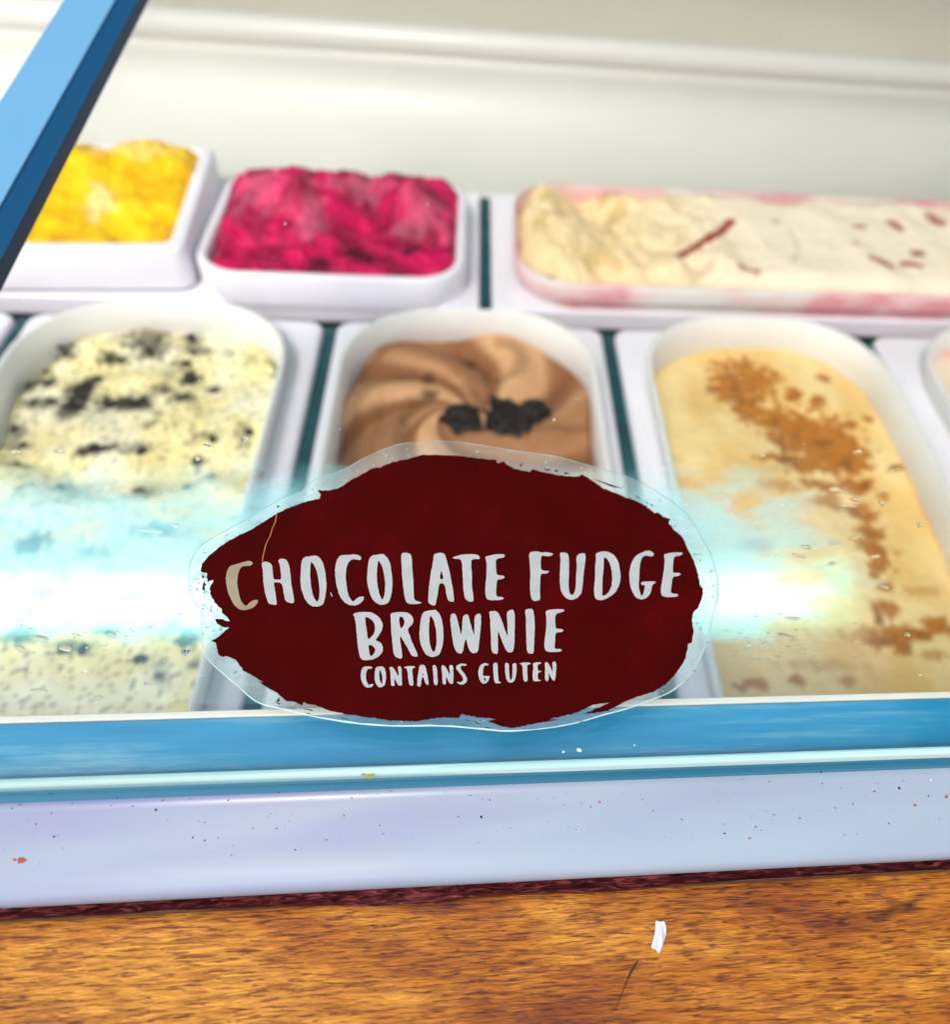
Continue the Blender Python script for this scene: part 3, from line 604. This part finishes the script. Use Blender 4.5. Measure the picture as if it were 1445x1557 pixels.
# caramel
zk = -.011
cb = (.82, .53, .19); cl = (.88, .66, .31); sp1 = (.44, .13, .001); sp2 = (.22, .055, .001)
ca = [((1128,582),44,34),((1135,612),26,30),((1108,588),32,18),((1150,575),30,14),((1206,648),46,26),((1240,668),58,34),((1275,690),48,26),((1215,700),50,16),((1180,640),22,20),((1300,705),24,14),((1205,602),13,9),((1243,615),12,9),((1252,577),12,6),((1318,638),9,6),((1290,648),14,8)]
cak = [((1333,836),26,13,.9),((1318,820),24,8,.5),((1350,894),16,7,.8),((1330,875),10,9,.7),((1358,966),36,20,.85),((1335,975),24,9,.6),((1425,955),32,16,.7),((1370,985),12,16,.8),((1142,1043),28,9,.6),((1212,1038),12,10,.6),((1150,828),26,8,.5),((1290,1035),14,10,.4),((1190,740),40,10,.3),((1260,760),30,12,.5),((1310,770),22,8,.6),
       ((1305,735),26,14,.8),((1318,775),20,16,.7),((1325,805),24,14,.75),((1340,860),20,14,.7),((1345,925),22,16,.6),((1395,965),26,14,.7),((1250,735),34,10,.7),((1362,714),13,5,.9),((1345,752),12,5,.6),((1280,770),22,5,.5),((1342,960),60,12,.4),((1250,1010),60,10,.25),((1400,900),30,10,.25),((1420,1000),20,10,.4)]
cas = []
for (px, py), rx, ry in ca:
    c = PT(px, py, zk+.005); cas.append((c, abs(PT(px+rx, py, zk+.005)[0]-c[0]), abs(PT(px, py-ry, zk+.005)[1]-c[1]), 1.0))
for (px, py), rx, ry, a in cak:
    c = PT(px, py, zk+.005); cas.append((c, abs(PT(px+rx, py, zk+.005)[0]-c[0]), abs(PT(px, py-ry, zk+.005)[1]-c[1]), a))
def h_car(x, y, d):
    return .005+.004*fbm(x*24, y*20, 7, 3)+.0018*math.sin(x*60+y*40)
def c_car(x, y, h):
    c = mixc(cb, cl, sst(-.2, .2, fbm(x*26, y*16, 2)))
    k = 0
    for i, (p, ex, ey, a) in enumerate(cas):
        if abs(x-p[0]) < ex*2.2 and abs(y-p[1]) < ey*2.2:
            k = max(k, blob(x, y, p, ex, ey, 1.5, 200, 0)*a)
    c = mixc(c, mixc(sp1, sp2, sst(.0, .35, fbm(x*120, y*120, 11))), min(1, k*1.6)*(.9+.4*fbm(x*600, y*600, 3, 2)))
    return c
ice('ice_cream', 'golden caramel ice cream dusted with patches of brown spice, right of the sticker', ops[3], .052, zk, h_car, c_car, M_ice)

# pink rippled at right edge, and plain one at far left
def h_pk(x, y, d): return .006+.005*fbm(x*24, y*20, 17, 3)
def c_pk(x, y, h): return mixc((.80, .66, .50), (.78, .26, .24), sst(.0, .18, fbm(x*34, y*20, 21)))
ice('ice_cream', 'cream and pink rippled ice cream in the tub cut by the right picture edge', ops[4], .040, -.010, h_pk, c_pk, M_ice, .002)
ice('ice_cream', 'pale cream ice cream in the tub cut by the left picture edge', ops[0], .040, -.018, lambda x, y, d: .004, lambda x, y, h: (.78, .72, .52), M_ice, .004)

# back row
yb0 = hit_z(738, 468).y; yb1 = hit_z(738, 292).y
gxb = hit_z(738, 380).x
ZR = .018
deck = prism('well_deck', [(.02, -.115), (yb1+.115, -.115), (yb1+.115, -.105), (.02, -.105)], XL, XR, M_dark); prop(deck, 'dark teal floor of the freezer well seen in the gaps between tubs', 'freezer well')
M_teal = mat('teal_gap_filler', (.006, .13, .15), .5, .3)  # dark filler colour for the open gaps between tubs
noise_col(M_teal, 90, [(.35, (.001, .035, .045)), (.65, (.004, .09, .11))], 4)
for i in range(4):
    lab = ['left of the crumb speckled cream tub', 'between the crumb speckled tub and the brown tub', 'between the brown tub and the caramel tub', 'right of the caramel tub'][i]
    x = gx[i+1]
    o = prism('gap_filler', [(YF, -.016), (yB0-.001, -.016), (yB0-.001, -.0045), (YF, -.0045)], x-G-.0005, x+G+.0005, M_teal)  # added filler painting the dark depth of the open gap
    prop(o, 'added dark teal filler strip in the gap '+lab, 'seal', 'dark teal strips in the gaps')
o = prism('gap_filler', [(yb0+.001, -.014), (yb1, -.014), (yb1, -.0045), (yb0+.001, -.0045)], gxb-G+.0002, gxb+G-.0002, M_teal)
prop(o, 'short added dark teal filler strip in the back row between the magenta and cherry ripple tubs', 'seal', 'dark teal strips in the gaps')
# raspberry
rl = PT(288, 440, 0)[0]; rr = PT(700, 440, .0)[0]
bo = (rl-.004, gxb-.003, yb0, yb1)
opr = (hit_z(290, 410, ZR).x+.004, hit_z(692, 410, ZR).x, hit_z(500, 414, ZR).y, hit_z(500, 268, ZR).y)
pl = (hit_z(-60, 440).x-.12, gxb-G, yb0, yb1)
prop(prism('divider_shelf', roundprof([(yb0, -.014), (yb1, -.014), (yb1, -.001), (yb0, -.001)], .002), pl[0], pl[1], M_white), 'white shelf plate that carries the yellow and raspberry tubs', 'shelf')
prop(prism('divider_shelf', roundprof([(yb0, -.014), (yb1, -.014), (yb1, -.001), (yb0, -.001)], .002), gxb+G, .75, M_white), 'white shelf plate under the wide cream and cherry tub', 'shelf')
tr_ = tub('white tub of magenta sorbet, second from the left in the back row', (opr[0]-.006, opr[1]+.006, opr[2]-.006, opr[3]+.006), opr, ZR, .032, .022, group='raised tubs in the back row', ro=.028, lip=.010)
pk = [(hit_z(450, 268, ZR+.02), .010), (hit_z(618, 288, ZR+.014), .009)]
def h_ras(x, y, d):
    t = (y-opr[2])/(opr[3]-opr[2])
    h = .003+.012*fbm(x*34, y*30, 31, 4)+.007*abs(fbm(x*80, y*80, 37, 3))+.015*sst(.25, .75, t)-.006*sst(-.020, 0, d)*sst(.3, .6, t)
    for p, r0 in pk: h += .015*math.exp(-((x-p.x+.004*fbm(x*90, y*90, 5))**2+(y-p.y+.004)**2)/(r0*r0*.8))
    h -= .010*math.exp(-((x-opr[0]-.085)**2+(y-opr[3]+.05)**2)/.0006)
    return h
frs = [(PT(470, 318, ZR+.008), .014, .020), (PT(645, 325, ZR+.008), .022, .018), (PT(400, 290, ZR+.008), .022, .022), (PT(540, 275, ZR+.01), .03, .014), (PT(310, 385, ZR), .006, .03)]
dks = [(PT(480, 390, ZR), .008, .010), (PT(540, 372, ZR), .012, .008), (PT(630, 372, ZR), .007, .006)]
def c_ras(x, y, h):
    c = mixc((.30, .0, .045), (.68, .0, .10), sst(-.2, .2, fbm(x*45, y*45, 3)))
    c = mixc(c, (.26, .0, .025), sst(.05, .4, fbm(x*38, y*42, 13))*.8)
    for i, (p, a, b) in enumerate(frs): c = mixc(c, (.86, .40, .52), blob(x, y, p, a*.8, b*.8, 1.6, 110, i)*.16)
    for i, (p, a, b) in enumerate(dks): c = mixc(c, (.05, .0, .02), blob(x, y, p, a, b, .7, 120, i)*.85)
    return c
ice('sorbet', 'deep magenta raspberry coloured sorbet with scooped peaks, back row', opr, .022, ZR-.008, h_ras, c_ras, M_sorbet, cat='sorbet')

# yellow tub, raised and slightly turned
ZY = .026
a_ = hit_z(278, 380, ZY); b_ = hit_z(326, 226, ZY); c_ = hit_z(0, 402, ZY)
ang = math.atan2((b_-a_).y, (b_-a_).x)-math.pi/2; print('yellow', a_, b_, c_, math.degrees(ang), math.degrees(math.atan2((b_-a_).y, (b_-a_).x)))
wy, dy = .20, .135
ctr = a_ + Vector((math.cos(ang), math.sin(ang), 0))*(-wy/2) + Vector((-math.sin(ang), math.cos(ang), 0))*(dy/2)
oo = (ctr.x-wy/2, ctr.x+wy/2, ctr.y-dy/2, ctr.y+dy/2); opy = (oo[0]+.009, oo[1]-.009, oo[2]+.009, oo[3]-.007)
tub('white rectangular tub of bright yellow sorbet, leftmost in the back row beside the blue bar', oo, opy, ZY, .030, .007, rot=ang, group='raised tubs in the back row', ro=.008, lip=.015)
def h_yel(x, y, d):
    t = (y-opy[2])/(opy[3]-opy[2])
    return .003+.011*fbm(x*36, y*30, 41, 4)+.012*sst(.3, .9, t)-.006*sst(-.02, 0, d)*sst(.3, .6, t)
def c_yel(x, y, h):
    c = mixc((.92, .47, .002), (.95, .60, .004), sst(-.2, .2, fbm(x*40, y*34, 43)))
    c = mixc(c, (.85, .74, .36), blob(x, y, PT(150, 310, ZY), .010, .016, 1.2, 110, 2)*.6)
    c = mixc(c, (.85, .74, .36), blob(x, y, PT(210, 250, ZY), .03, .010, 1.2, 110, 4)*.3)
    return mixc(c, (.74, .36, .003), sst(.10, .32, fbm(x*50, y*50, 47))*.8)
ice('sorbet', 'bright yellow sorbet with rough scooped surface at the far left', opy, .007, ZY-.006, h_yel, c_yel, M_sorbet, rot=ang, cat='sorbet')

# wide cream and cherry tub
xw0 = hit_z(783, 400, ZR).x
M_pinkliner = mat('cherry_smeared_plastic', (.7, .68, .6), .4, .4, Subsurface_Weight=.2, Subsurface_Radius=(.01, .01, .01), Subsurface_Scale=1.0)
noise_col(M_pinkliner, 30, [(.42, (.76, .72, .66)), (.54, (.80, .55, .52)), (.64, (.72, .30, .33))], 3, (.55, .3, .9))
opw = (xw0+.004, xw0+.36, hit_z(1100, 436, ZR).y, hit_z(1100, 292, ZR).y)
prm = (opw[0]-.0035, opw[1]+.0035, opw[2]-.0035, opw[3]+.0035)
wt = tub('wide translucent tub of cream ice cream with cherry ripple, right side of the back row', prm, opw, ZR, .022, .034, group='raised tubs in the back row', ro=.037, lip=.002, wallmat=M_pinkliner, solid=True)
for ch in wt.children:
    if ch.name.startswith('flange'): ch.data.materials[0] = M_pinkliner
zw = ZR-.003
st = [([(1033,387),(1050,380),(1074,369),(1095,352),(1110,338)], 7, 1), ([(1063,292),(1099,294)], 7, .8), ([(1130,296),(1170,300),(1207,305)], 7, .85), ([(1285,304),(1355,308)], 7, .6), ([(1412,328),(1430,338)], 8, .8), ([(1130,408),(1150,412)], 6, .8), ([(1066,408),(1082,404)], 6, .35),
      ([(1303,345),(1312,347)], 6, .8), ([(1352,340),(1370,350)], 6, .9), ([(1392,384),(1400,384)], 7, .9), ([(1375,400),(1400,404)], 6, .9), ([(1325,394),(1355,406)], 6, .85), ([(1300,372),(1302,376)], 5, .4), ([(1204,350),(1215,380),(1205,400)], 2, .35), ([(852,338),(866,340)], 7, .7), ([(1175,335),(1180,340)], 5, .4), ([(792,310),(800,300)], 8, .4)]
sts = []
for P, wd, a in st:
    Q = [PT(x, y, zw+.006) for x, y in P]; sts.append((Q, 1.3*abs(PT(P[0][0]+wd, P[0][1], zw+.006)[0]-Q[0][0]), a))
def h_wid(x, y, d):
    s = sst(opw[0]+.17, opw[0]+.09, x)
    h = .006+.006*fbm(x*26, y*22, 51, 2)+s*.013*fbm(x*42, y*40, 55, 3)
    h -= .016*math.exp(-((x-opw[0]-.052)**2+(y-opw[3]+.03)**2)/.0007)
    return h+.006*math.exp(-((x-opw[0]-.018)**2)/.0003)+.0008*fbm(x*70, y*60, 59, 2)-.006*sst(-.016, 0, d)
def c_wid(x, y, h):
    s = sst(opw[0]+.17, opw[0]+.05, x)
    c = mixc((.90, .76, .58), (.88, .65, .36), s)
    c = mixc(c, (.55, .38, .12), s*sst(.05, .3, fbm(x*50, y*50, 61))*.7)
    xx = x+.004*fbm(x*110, y*110, 2); yy = y+.004*fbm(x*110, y*110, 12)
    k = max(a*(1-sst(.3, 1.3, poly_d(xx, yy, Q)/ww)) for Q, ww, a in sts)
    return mixc(c, (.30, .012, .01), k)
ice('ice_cream', 'cream ice cream with red cherry ripple streaks in the wide tub at the right', opw, .034, zw, h_wid, c_wid, M_ice)

# liner wall, rail and worktop at the back
yb2 = yb1+.105
zt = hit_pl(800, 78, Vector((0, yb2, 0)), Vector((0, 1, 0))).z
bl = empty('well_liner', (0, yb1, 0), 'smooth grey white back liner of the freezer well behind the tubs', 'liner')
prof = [(yb1+.0005, -.006)] + [(yb1+.02+.085*math.sin(a), -.006+.05*(1-math.cos(a))) for a in [math.radians(90*k/10) for k in range(11)]] + [(yb2+.0, zt-.006), (yb2+.012, zt-.006), (yb2+.012, -.02), (yb1+.0005, -.02)]
prism('liner_wall', prof, XL, XR, M_wall, bl, True)
rp = [(yb2+.010+.012*math.cos(a), zt+.012*math.sin(a)-.002) for a in [math.radians(360*k/20) for k in range(20)]]
prop(prism('rear_rail', rp, XL-.3, XR+.4, M_rail, None, True), 'rounded cream rail along the back of the freezer well', 'rail')
prop(prism('rear_worktop', [(yb2+.022, zt-.03), (2.2, zt-.03), (2.2, zt-.008), (yb2+.022, zt-.008)], -2, 2.4, M_cream, None), 'plain cream worktop behind the rear rail, top of the picture', 'worktop')
# ------------------------------------------------------------------ things seen only as reflections in the glass: roof over the hatch and its strip lamp
def refl(px, py, dist):
    p = on_glass(px, py); d = (p-CAM).normalized(); r = d - 2*d.dot(GN)*GN
    return p + r*dist
def refl_z(px, py, z):
    p = on_glass(px, py); d = (p-CAM).normalized(); r = d - 2*d.dot(GN)*GN
    return p + r*((z-p.z)/r.z)
ZC = 1.15
M_canopy = mat('canopy_underside', (.40, .38, .33), .8, .2)
e1 = refl_z(300, 735, ZC); e2 = refl_z(1300, 735, ZC)
canopy = prism('hatch_roof', [(e1.y, ZC), (4.0, ZC+.02), (4.0, ZC+.06), (e1.y, ZC+.06)], -3, 3.5, M_canopy)
prop(canopy, 'beige roof panel over the serving hatch, above and outside the picture', 'roof')
rs = refl_z(1290, 900, ZC); e0 = refl_z(1290, 1200, ZC)
blocker_panel = prism('sky_blocker', [(e0.y-.6, ZC), (e1.y-.01, ZC), (e1.y-.01, ZC+.03), (e0.y-.6, ZC+.03)], rs.x+.05, 3.5, M_canopy)  # unseen panel added to cut the sky's reflection on the right
prop(blocker_panel, 'unseen beige panel on the right, added to block the sky reflection', 'sky blocker')
M_lamp = bpy.data.materials.new('lit_diffuser'); M_lamp.use_nodes = True
bs = M_lamp.node_tree.nodes['Principled BSDF']; bs.inputs['Emission Color'].default_value = (.86, 1, .97, 1); bs.inputs['Emission Strength'].default_value = 4.2; bs.inputs['Base Color'].default_value = (.8, .8, .8, 1)
ZLP = .95
la = refl_z(400, 868, ZLP); lb = refl_z(400, 940, ZLP); lr = refl_z(1270, 903, ZLP)
lamp = empty('strip_lamp', (0, (la.y+lb.y)/2, ZLP), 'lit white strip lamp hanging over the counter, mirrored as a bright band in the glass', 'lamp')
y0, y1 = min(la.y, lb.y), max(la.y, lb.y)
ym, yh = (y0+y1)/2, (y1-y0)/2
rg = []
for x_, f_ in [(-1.2, 1), (lr.x-.16, 1), (lr.x-.10, .93), (lr.x-.05, .78), (lr.x-.02, .55), (lr.x, .3)]:
    rg.append([(x_, ym+yh*f_*math.cos(math.radians(a_)), ZLP+.012-.012*f_*math.sin(math.radians(a_))) for a_ in range(0, 360, 20)])
Vv, Ff = stitch(rg); nn = len(rg[0]); Ff += [tuple(reversed(range(nn))), tuple(range(len(Vv)-nn, len(Vv)))]
mesh('diffuser', Vv, Ff, M_lamp, lamp)
M_fringe = M_lamp.copy(); M_fringe.name = 'fringe_glow'; b_w = M_fringe.node_tree.nodes['Principled BSDF']  # added glowing strips that give the mirrored band a teal fringe
b_w.inputs['Emission Color'].default_value = (.12, 1, .72, 1); b_w.inputs['Emission Strength'].default_value = 2.2
for sg in (-1, 1):
    ya_, yb_ = ym+sg*(yh+.001), ym+sg*(yh+.017)
    prism('side_fringe', [(min(ya_, yb_), ZLP+.004), (max(ya_, yb_), ZLP+.004), (max(ya_, yb_), ZLP+.012), (min(ya_, yb_), ZLP+.012)], -1.2, lr.x+.03, M_fringe, lamp)
prism('end_fringe', [(ym-yh*.8, ZLP+.004), (ym+yh*.8, ZLP+.004), (ym+yh*.8, ZLP+.012), (ym-yh*.8, ZLP+.012)], lr.x+.002, lr.x+.03, M_fringe, lamp)
prism('lamp_housing', [(y0-.004, ZLP+.026), (y1+.004, ZLP+.026), (y1+.004, ZLP+.045), (y0-.004, ZLP+.045)], -1.22, lr.x+.02, M_white, lamp)
print('depths', [(n_, round(-(R.transposed() @ (p_-CAM)).z, 4)) for n_, p_ in (('stk', sp), ('edge', on_glass(722,1170)), ('ledge', hit_z(722,1280,zL)), ('wood', hit_z(722,1480,zW)))])
print('canopy', e1, 'lamp', la, lb, lr)

# ------------------------------------------------------------------ sky reflection film, drops, dust, specks, scrap
def in_poly(x, y, P):
    c = False; j = len(P)-1
    for i in range(len(P)):
        if (P[i][1] > y) != (P[j][1] > y) and x < (P[j][0]-P[i][0])*(y-P[i][1])/(P[j][1]-P[i][1])+P[i][0]: c = not c
        j = i
    return c
def flecks(name, pts, off, m, normal=GN, plane=None):
    """tiny flat irregular flecks; pts = (px,py,r_px)"""
    V = []; T = []
    for (px, py, r, el, an) in pts:
        b0 = len(V); n = 6
        for k in range(n):
            a = 2*math.pi*k/n; rr = r*random.uniform(.7, 1.2); u, v = rr*math.cos(a)*el, rr*math.sin(a)
            x = px+u*math.cos(an)-v*math.sin(an); y = py+u*math.sin(an)+v*math.cos(an)
            V.append(on_glass(x, y, off) if plane is None else plane(x, y))
        T.append(tuple(reversed(range(b0, b0+n))))
    return mesh(name, V, T, m, None, False)
M_dust_glint = mat('white_dust_glint', (.62, .64, .62), .8, .2)
pts = []
for _ in range(130):
    x = random.uniform(0, 1445); y = random.choice([random.gauss(610, 90), random.gauss(960, 90), random.uniform(200, 1060)])
    if y > 1060 or y < 150 or in_poly(x, y, clear) or (x < 210 and y < 420): continue
    pts.append((x, y, random.choice([.45, .6, .8, 1.2]), random.uniform(1, 2.0), random.uniform(0, 3)))
pts += [(881,1140,3.2,1.6,.1),(857,1143,2,1.1,1),(1416,1186,1.6,1,0),(965,1133,1.5,1,0)]  # first pair paints blurred bright spots over the blue rail
prop(flecks('glass_dust_glints', pts, .00006, M_dust_glint), 'tiny white dust specks scattered over the glass, plus painted bright spots', 'dust', kind='stuff')
prop(flecks('food_smear', [(563,1180,3.5,2.4,-.1),(553,1178,2,2.5,0)], .0002, mat('olive_smear', (.30,.24,.01), .5, .3)), 'tiny olive yellow smear on the glass edge below the sticker', 'smear')
# water drops on the glass
def drop(V, T, px, py, rx, ry, an, h):
    c = on_glass(px, py, .0); ex = (on_glass(px+1, py)-c).length
    b0 = len(V); n = 14; rings = 4; sd_ = random.random()*50
    for i in range(rings+1):
        t = i/rings; 
        for k in range(n):
            a = 2*math.pi*k/n; wob = 1+.35*noise.noise(Vector((math.cos(a)*1.2, math.sin(a)*1.2, sd_)))
            u = rx*ex*math.cos(a)*wob*math.cos(t*math.pi/2); v = ry*ex*math.sin(a)*wob*math.cos(t*math.pi/2)
            uu = u*math.cos(an)-v*math.sin(an); vv = u*math.sin(an)+v*math.cos(an)
            V.append(c + Vector((uu, 0, 0)) + GU*vv + GN*(.00003+h*math.sin(t*math.pi/2)))
    for i in range(rings):
        for k in range(n):
            a = b0+i*n+k; b = b0+i*n+(k+1) % n; T.append((a, b, b+n, a+n))
V = []; T = []
spots_ = [(317,678,18,4,.3),(372,668,14,9,.8),(300,698,10,6,.5),(24,688,16,9,.1),(90,686,18,7,.2),(230,808,38,9,.15),(265,800,20,8,.2),(60,970,26,10,.2),(100,985,22,9,.3),(30,985,18,8,.5),(170,965,18,8,.4),(285,992,16,10,.3),(225,1040,14,4,.2),(150,1060,14,4,.1),(60,1050,24,6,.1),
          (1270,745,18,9,.2),(1300,760,14,6,.2),(1345,748,12,5,-.2),(1362,714,13,5,-.3),(1305,688,14,8,-.2),(1290,770,24,5,.1),(1340,765,10,8,.4),(1398,798,12,6,-.3),(1270,826,18,5,-.2),(1300,818,16,6,-.3),(1330,846,18,6,-.2),(1225,832,16,6,.2),(1215,845,24,5,.3),(1265,857,12,5,-.3),(1190,965,14,5,.2),(1195,968,22,6,.3),(1280,958,9,4,0),(1300,975,10,5,0),(1205,940,22,4,.1),(1345,893,12,5,.3),(1380,965,8,6,0)]
for x, y, rx, ry, an in spots_: drop(V, T, x, y, rx*.55, ry*.6, -an, .0004)
for _ in range(110):
    if random.random() < .6: x = random.gauss(1190, 55); y = random.gauss(985, 28)
    else: x = random.uniform(0, 300); y = random.gauss(985, 35)
    if y > 1052 or y < 930 or in_poly(x, y, clear): continue
    drop(V, T, x, y, random.uniform(1.2, 4.5), random.uniform(.9, 2.0), random.uniform(-.5, .3), .00018)
prop(mesh('water_drop', V, T, M_drop), 'small water drops and smears on the lower glass', 'water drops', kind='stuff')
# thin film under the lower glass: fog plus painted cyan sky reflection
M_film = bpy.data.materials.new('sky_veil_film'); M_film.use_nodes = True
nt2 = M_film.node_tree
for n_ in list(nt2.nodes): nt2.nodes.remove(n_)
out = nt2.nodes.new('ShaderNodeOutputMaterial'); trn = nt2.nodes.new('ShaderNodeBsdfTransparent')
dfs = nt2.nodes.new('ShaderNodeBsdfDiffuse'); dfs.inputs[0].default_value = (.36, .84, .90, 1)  # cyan of the reflected sky put into the film colour
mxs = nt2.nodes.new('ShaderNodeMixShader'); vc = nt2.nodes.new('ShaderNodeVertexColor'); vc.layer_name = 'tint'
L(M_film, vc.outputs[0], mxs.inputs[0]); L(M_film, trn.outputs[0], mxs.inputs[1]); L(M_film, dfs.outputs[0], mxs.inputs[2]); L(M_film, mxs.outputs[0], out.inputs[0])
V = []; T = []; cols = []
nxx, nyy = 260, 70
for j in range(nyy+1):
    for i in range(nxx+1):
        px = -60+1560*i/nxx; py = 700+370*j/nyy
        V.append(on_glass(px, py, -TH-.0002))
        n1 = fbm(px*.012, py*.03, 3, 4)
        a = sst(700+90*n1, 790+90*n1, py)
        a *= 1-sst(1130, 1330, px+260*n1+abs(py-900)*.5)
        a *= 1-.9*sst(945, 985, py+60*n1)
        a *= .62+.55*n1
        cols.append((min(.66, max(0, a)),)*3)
for j in range(nyy):
    for i in range(nxx):
        a = j*(nxx+1)+i; T.append((a, a+nxx+1, a+nxx+2, a+1))
fo = mesh('sky_veil', V, T, M_film, cab, True, cols); fo['label'] = 'pale cyan film on the lower glass, sky reflection and fog painted in'
# specks on the ledge
def on_ledge(x, y):
    n = Vector((0, -(.008)/(yA-yB-.0042), 1)).normalized()
    return hit_pl(x, y, Vector((0, yA, zL+.00010)), n)
M_speck = mat('dark_dirt', (.02, .012, .02), .8, .2); M_speck2 = mat('rusty_dirt', (.30, .07, .03), .8, .2)
def led_y(x, t): a = 1196-(x/1445.)*46; b = 1362-(x/1445.)*62; return a+(b-a)*t
pts = []
for _ in range(190):
    x = random.uniform(-5, 1450); t = random.random()**1.2*.93+.03
    pts.append((x, led_y(x, t), random.choice([.4, .5, .6, .8, 1.0]), random.uniform(1, 1.7), random.uniform(0, 3)))
pts += [(800,1321,2.6,1,0),(82,1272,1.8,1,0),(86,1354,1.7,1,0),(237,1231,1.9,1.2,0),(293,1273,1.6,1,0),(732,1242,1.9,1.6,1),(1368,1198,1.8,1.3,1),(1102,1267,1.6,1,0),(1330,1203,1.4,1,0),(449,1292,1.5,1,0)]
prop(flecks('ledge_speck', pts, 0, M_speck, plane=on_ledge), 'fine dark dirt specks scattered over the white ledge', 'dirt', kind='stuff')
prop(flecks('rusty_crumb', [(32,1308,5,1.5,.0),(22,1307,2,1.3,0),(485,1316,2,1,0),(912,1219,1.8,1,0),(1140,1274,2,1.2,0),(1392,1224,2,1.4,.4),(1440,1211,1.6,2,1.2),(311,1278,1.5,1.3,1),(1231,1281,2.6,1.6,1)], 0, M_speck2, plane=on_ledge), 'few rusty brown crumbs on the white ledge', 'crumbs', kind='stuff')
# paper scrap on the wood
M_paper = mat('white_paper', (.60, .59, .66), .8, .2)
L0 = [(996,1401),(1003,1402),(1011,1403),(1014,1414),(1012,1425),(1008,1436),(1003,1449),(999,1447),(996,1443),(990,1440),(994,1428),(996,1416)]
Lp = contour_chaikin(L0, 1); V = []; T = []
for h0 in (0.0002, .00042):
    for x, y in Lp: V.append(hit_z(x, y, zW+h0) + Vector((0, 0, .0006*sst(1425, 1400, y)+.0003*math.sin(x*.6))))
n = len(Lp)
T.append(tuple(reversed(range(n, 2*n)))); T += [(i, (i+1) % n, n+(i+1) % n, n+i) for i in range(n)]
prop(mesh('paper_scrap', V, T, M_paper, None, False), 'small torn white paper scrap lying on the wooden counter', 'paper scrap')
M_fib = mat('dark_fibre', (.05, .03, .02), .8, .2)
P = [(935,1536),(941,1522),(948,1505),(954,1490),(960,1477),(967,1466),(970,1460)]; V = []; T = []
for i, (x, y) in enumerate(P):
    wd = [.5, .7, .8, 1.2, 2.2, 1.6, .6][i]
    V += [hit_z(x-wd, y, zW+.00015), hit_z(x, y, zW+.0005), hit_z(x+wd, y, zW+.00015)]
for i in range(len(P)-1):
    for k in range(2): a = 3*i+k; T.append((a, a+1, a+4, a+3))
prop(mesh('dark_fibre', V, T, M_fib), 'thin dark fibre lying on the wood left of the paper scrap', 'fibre')
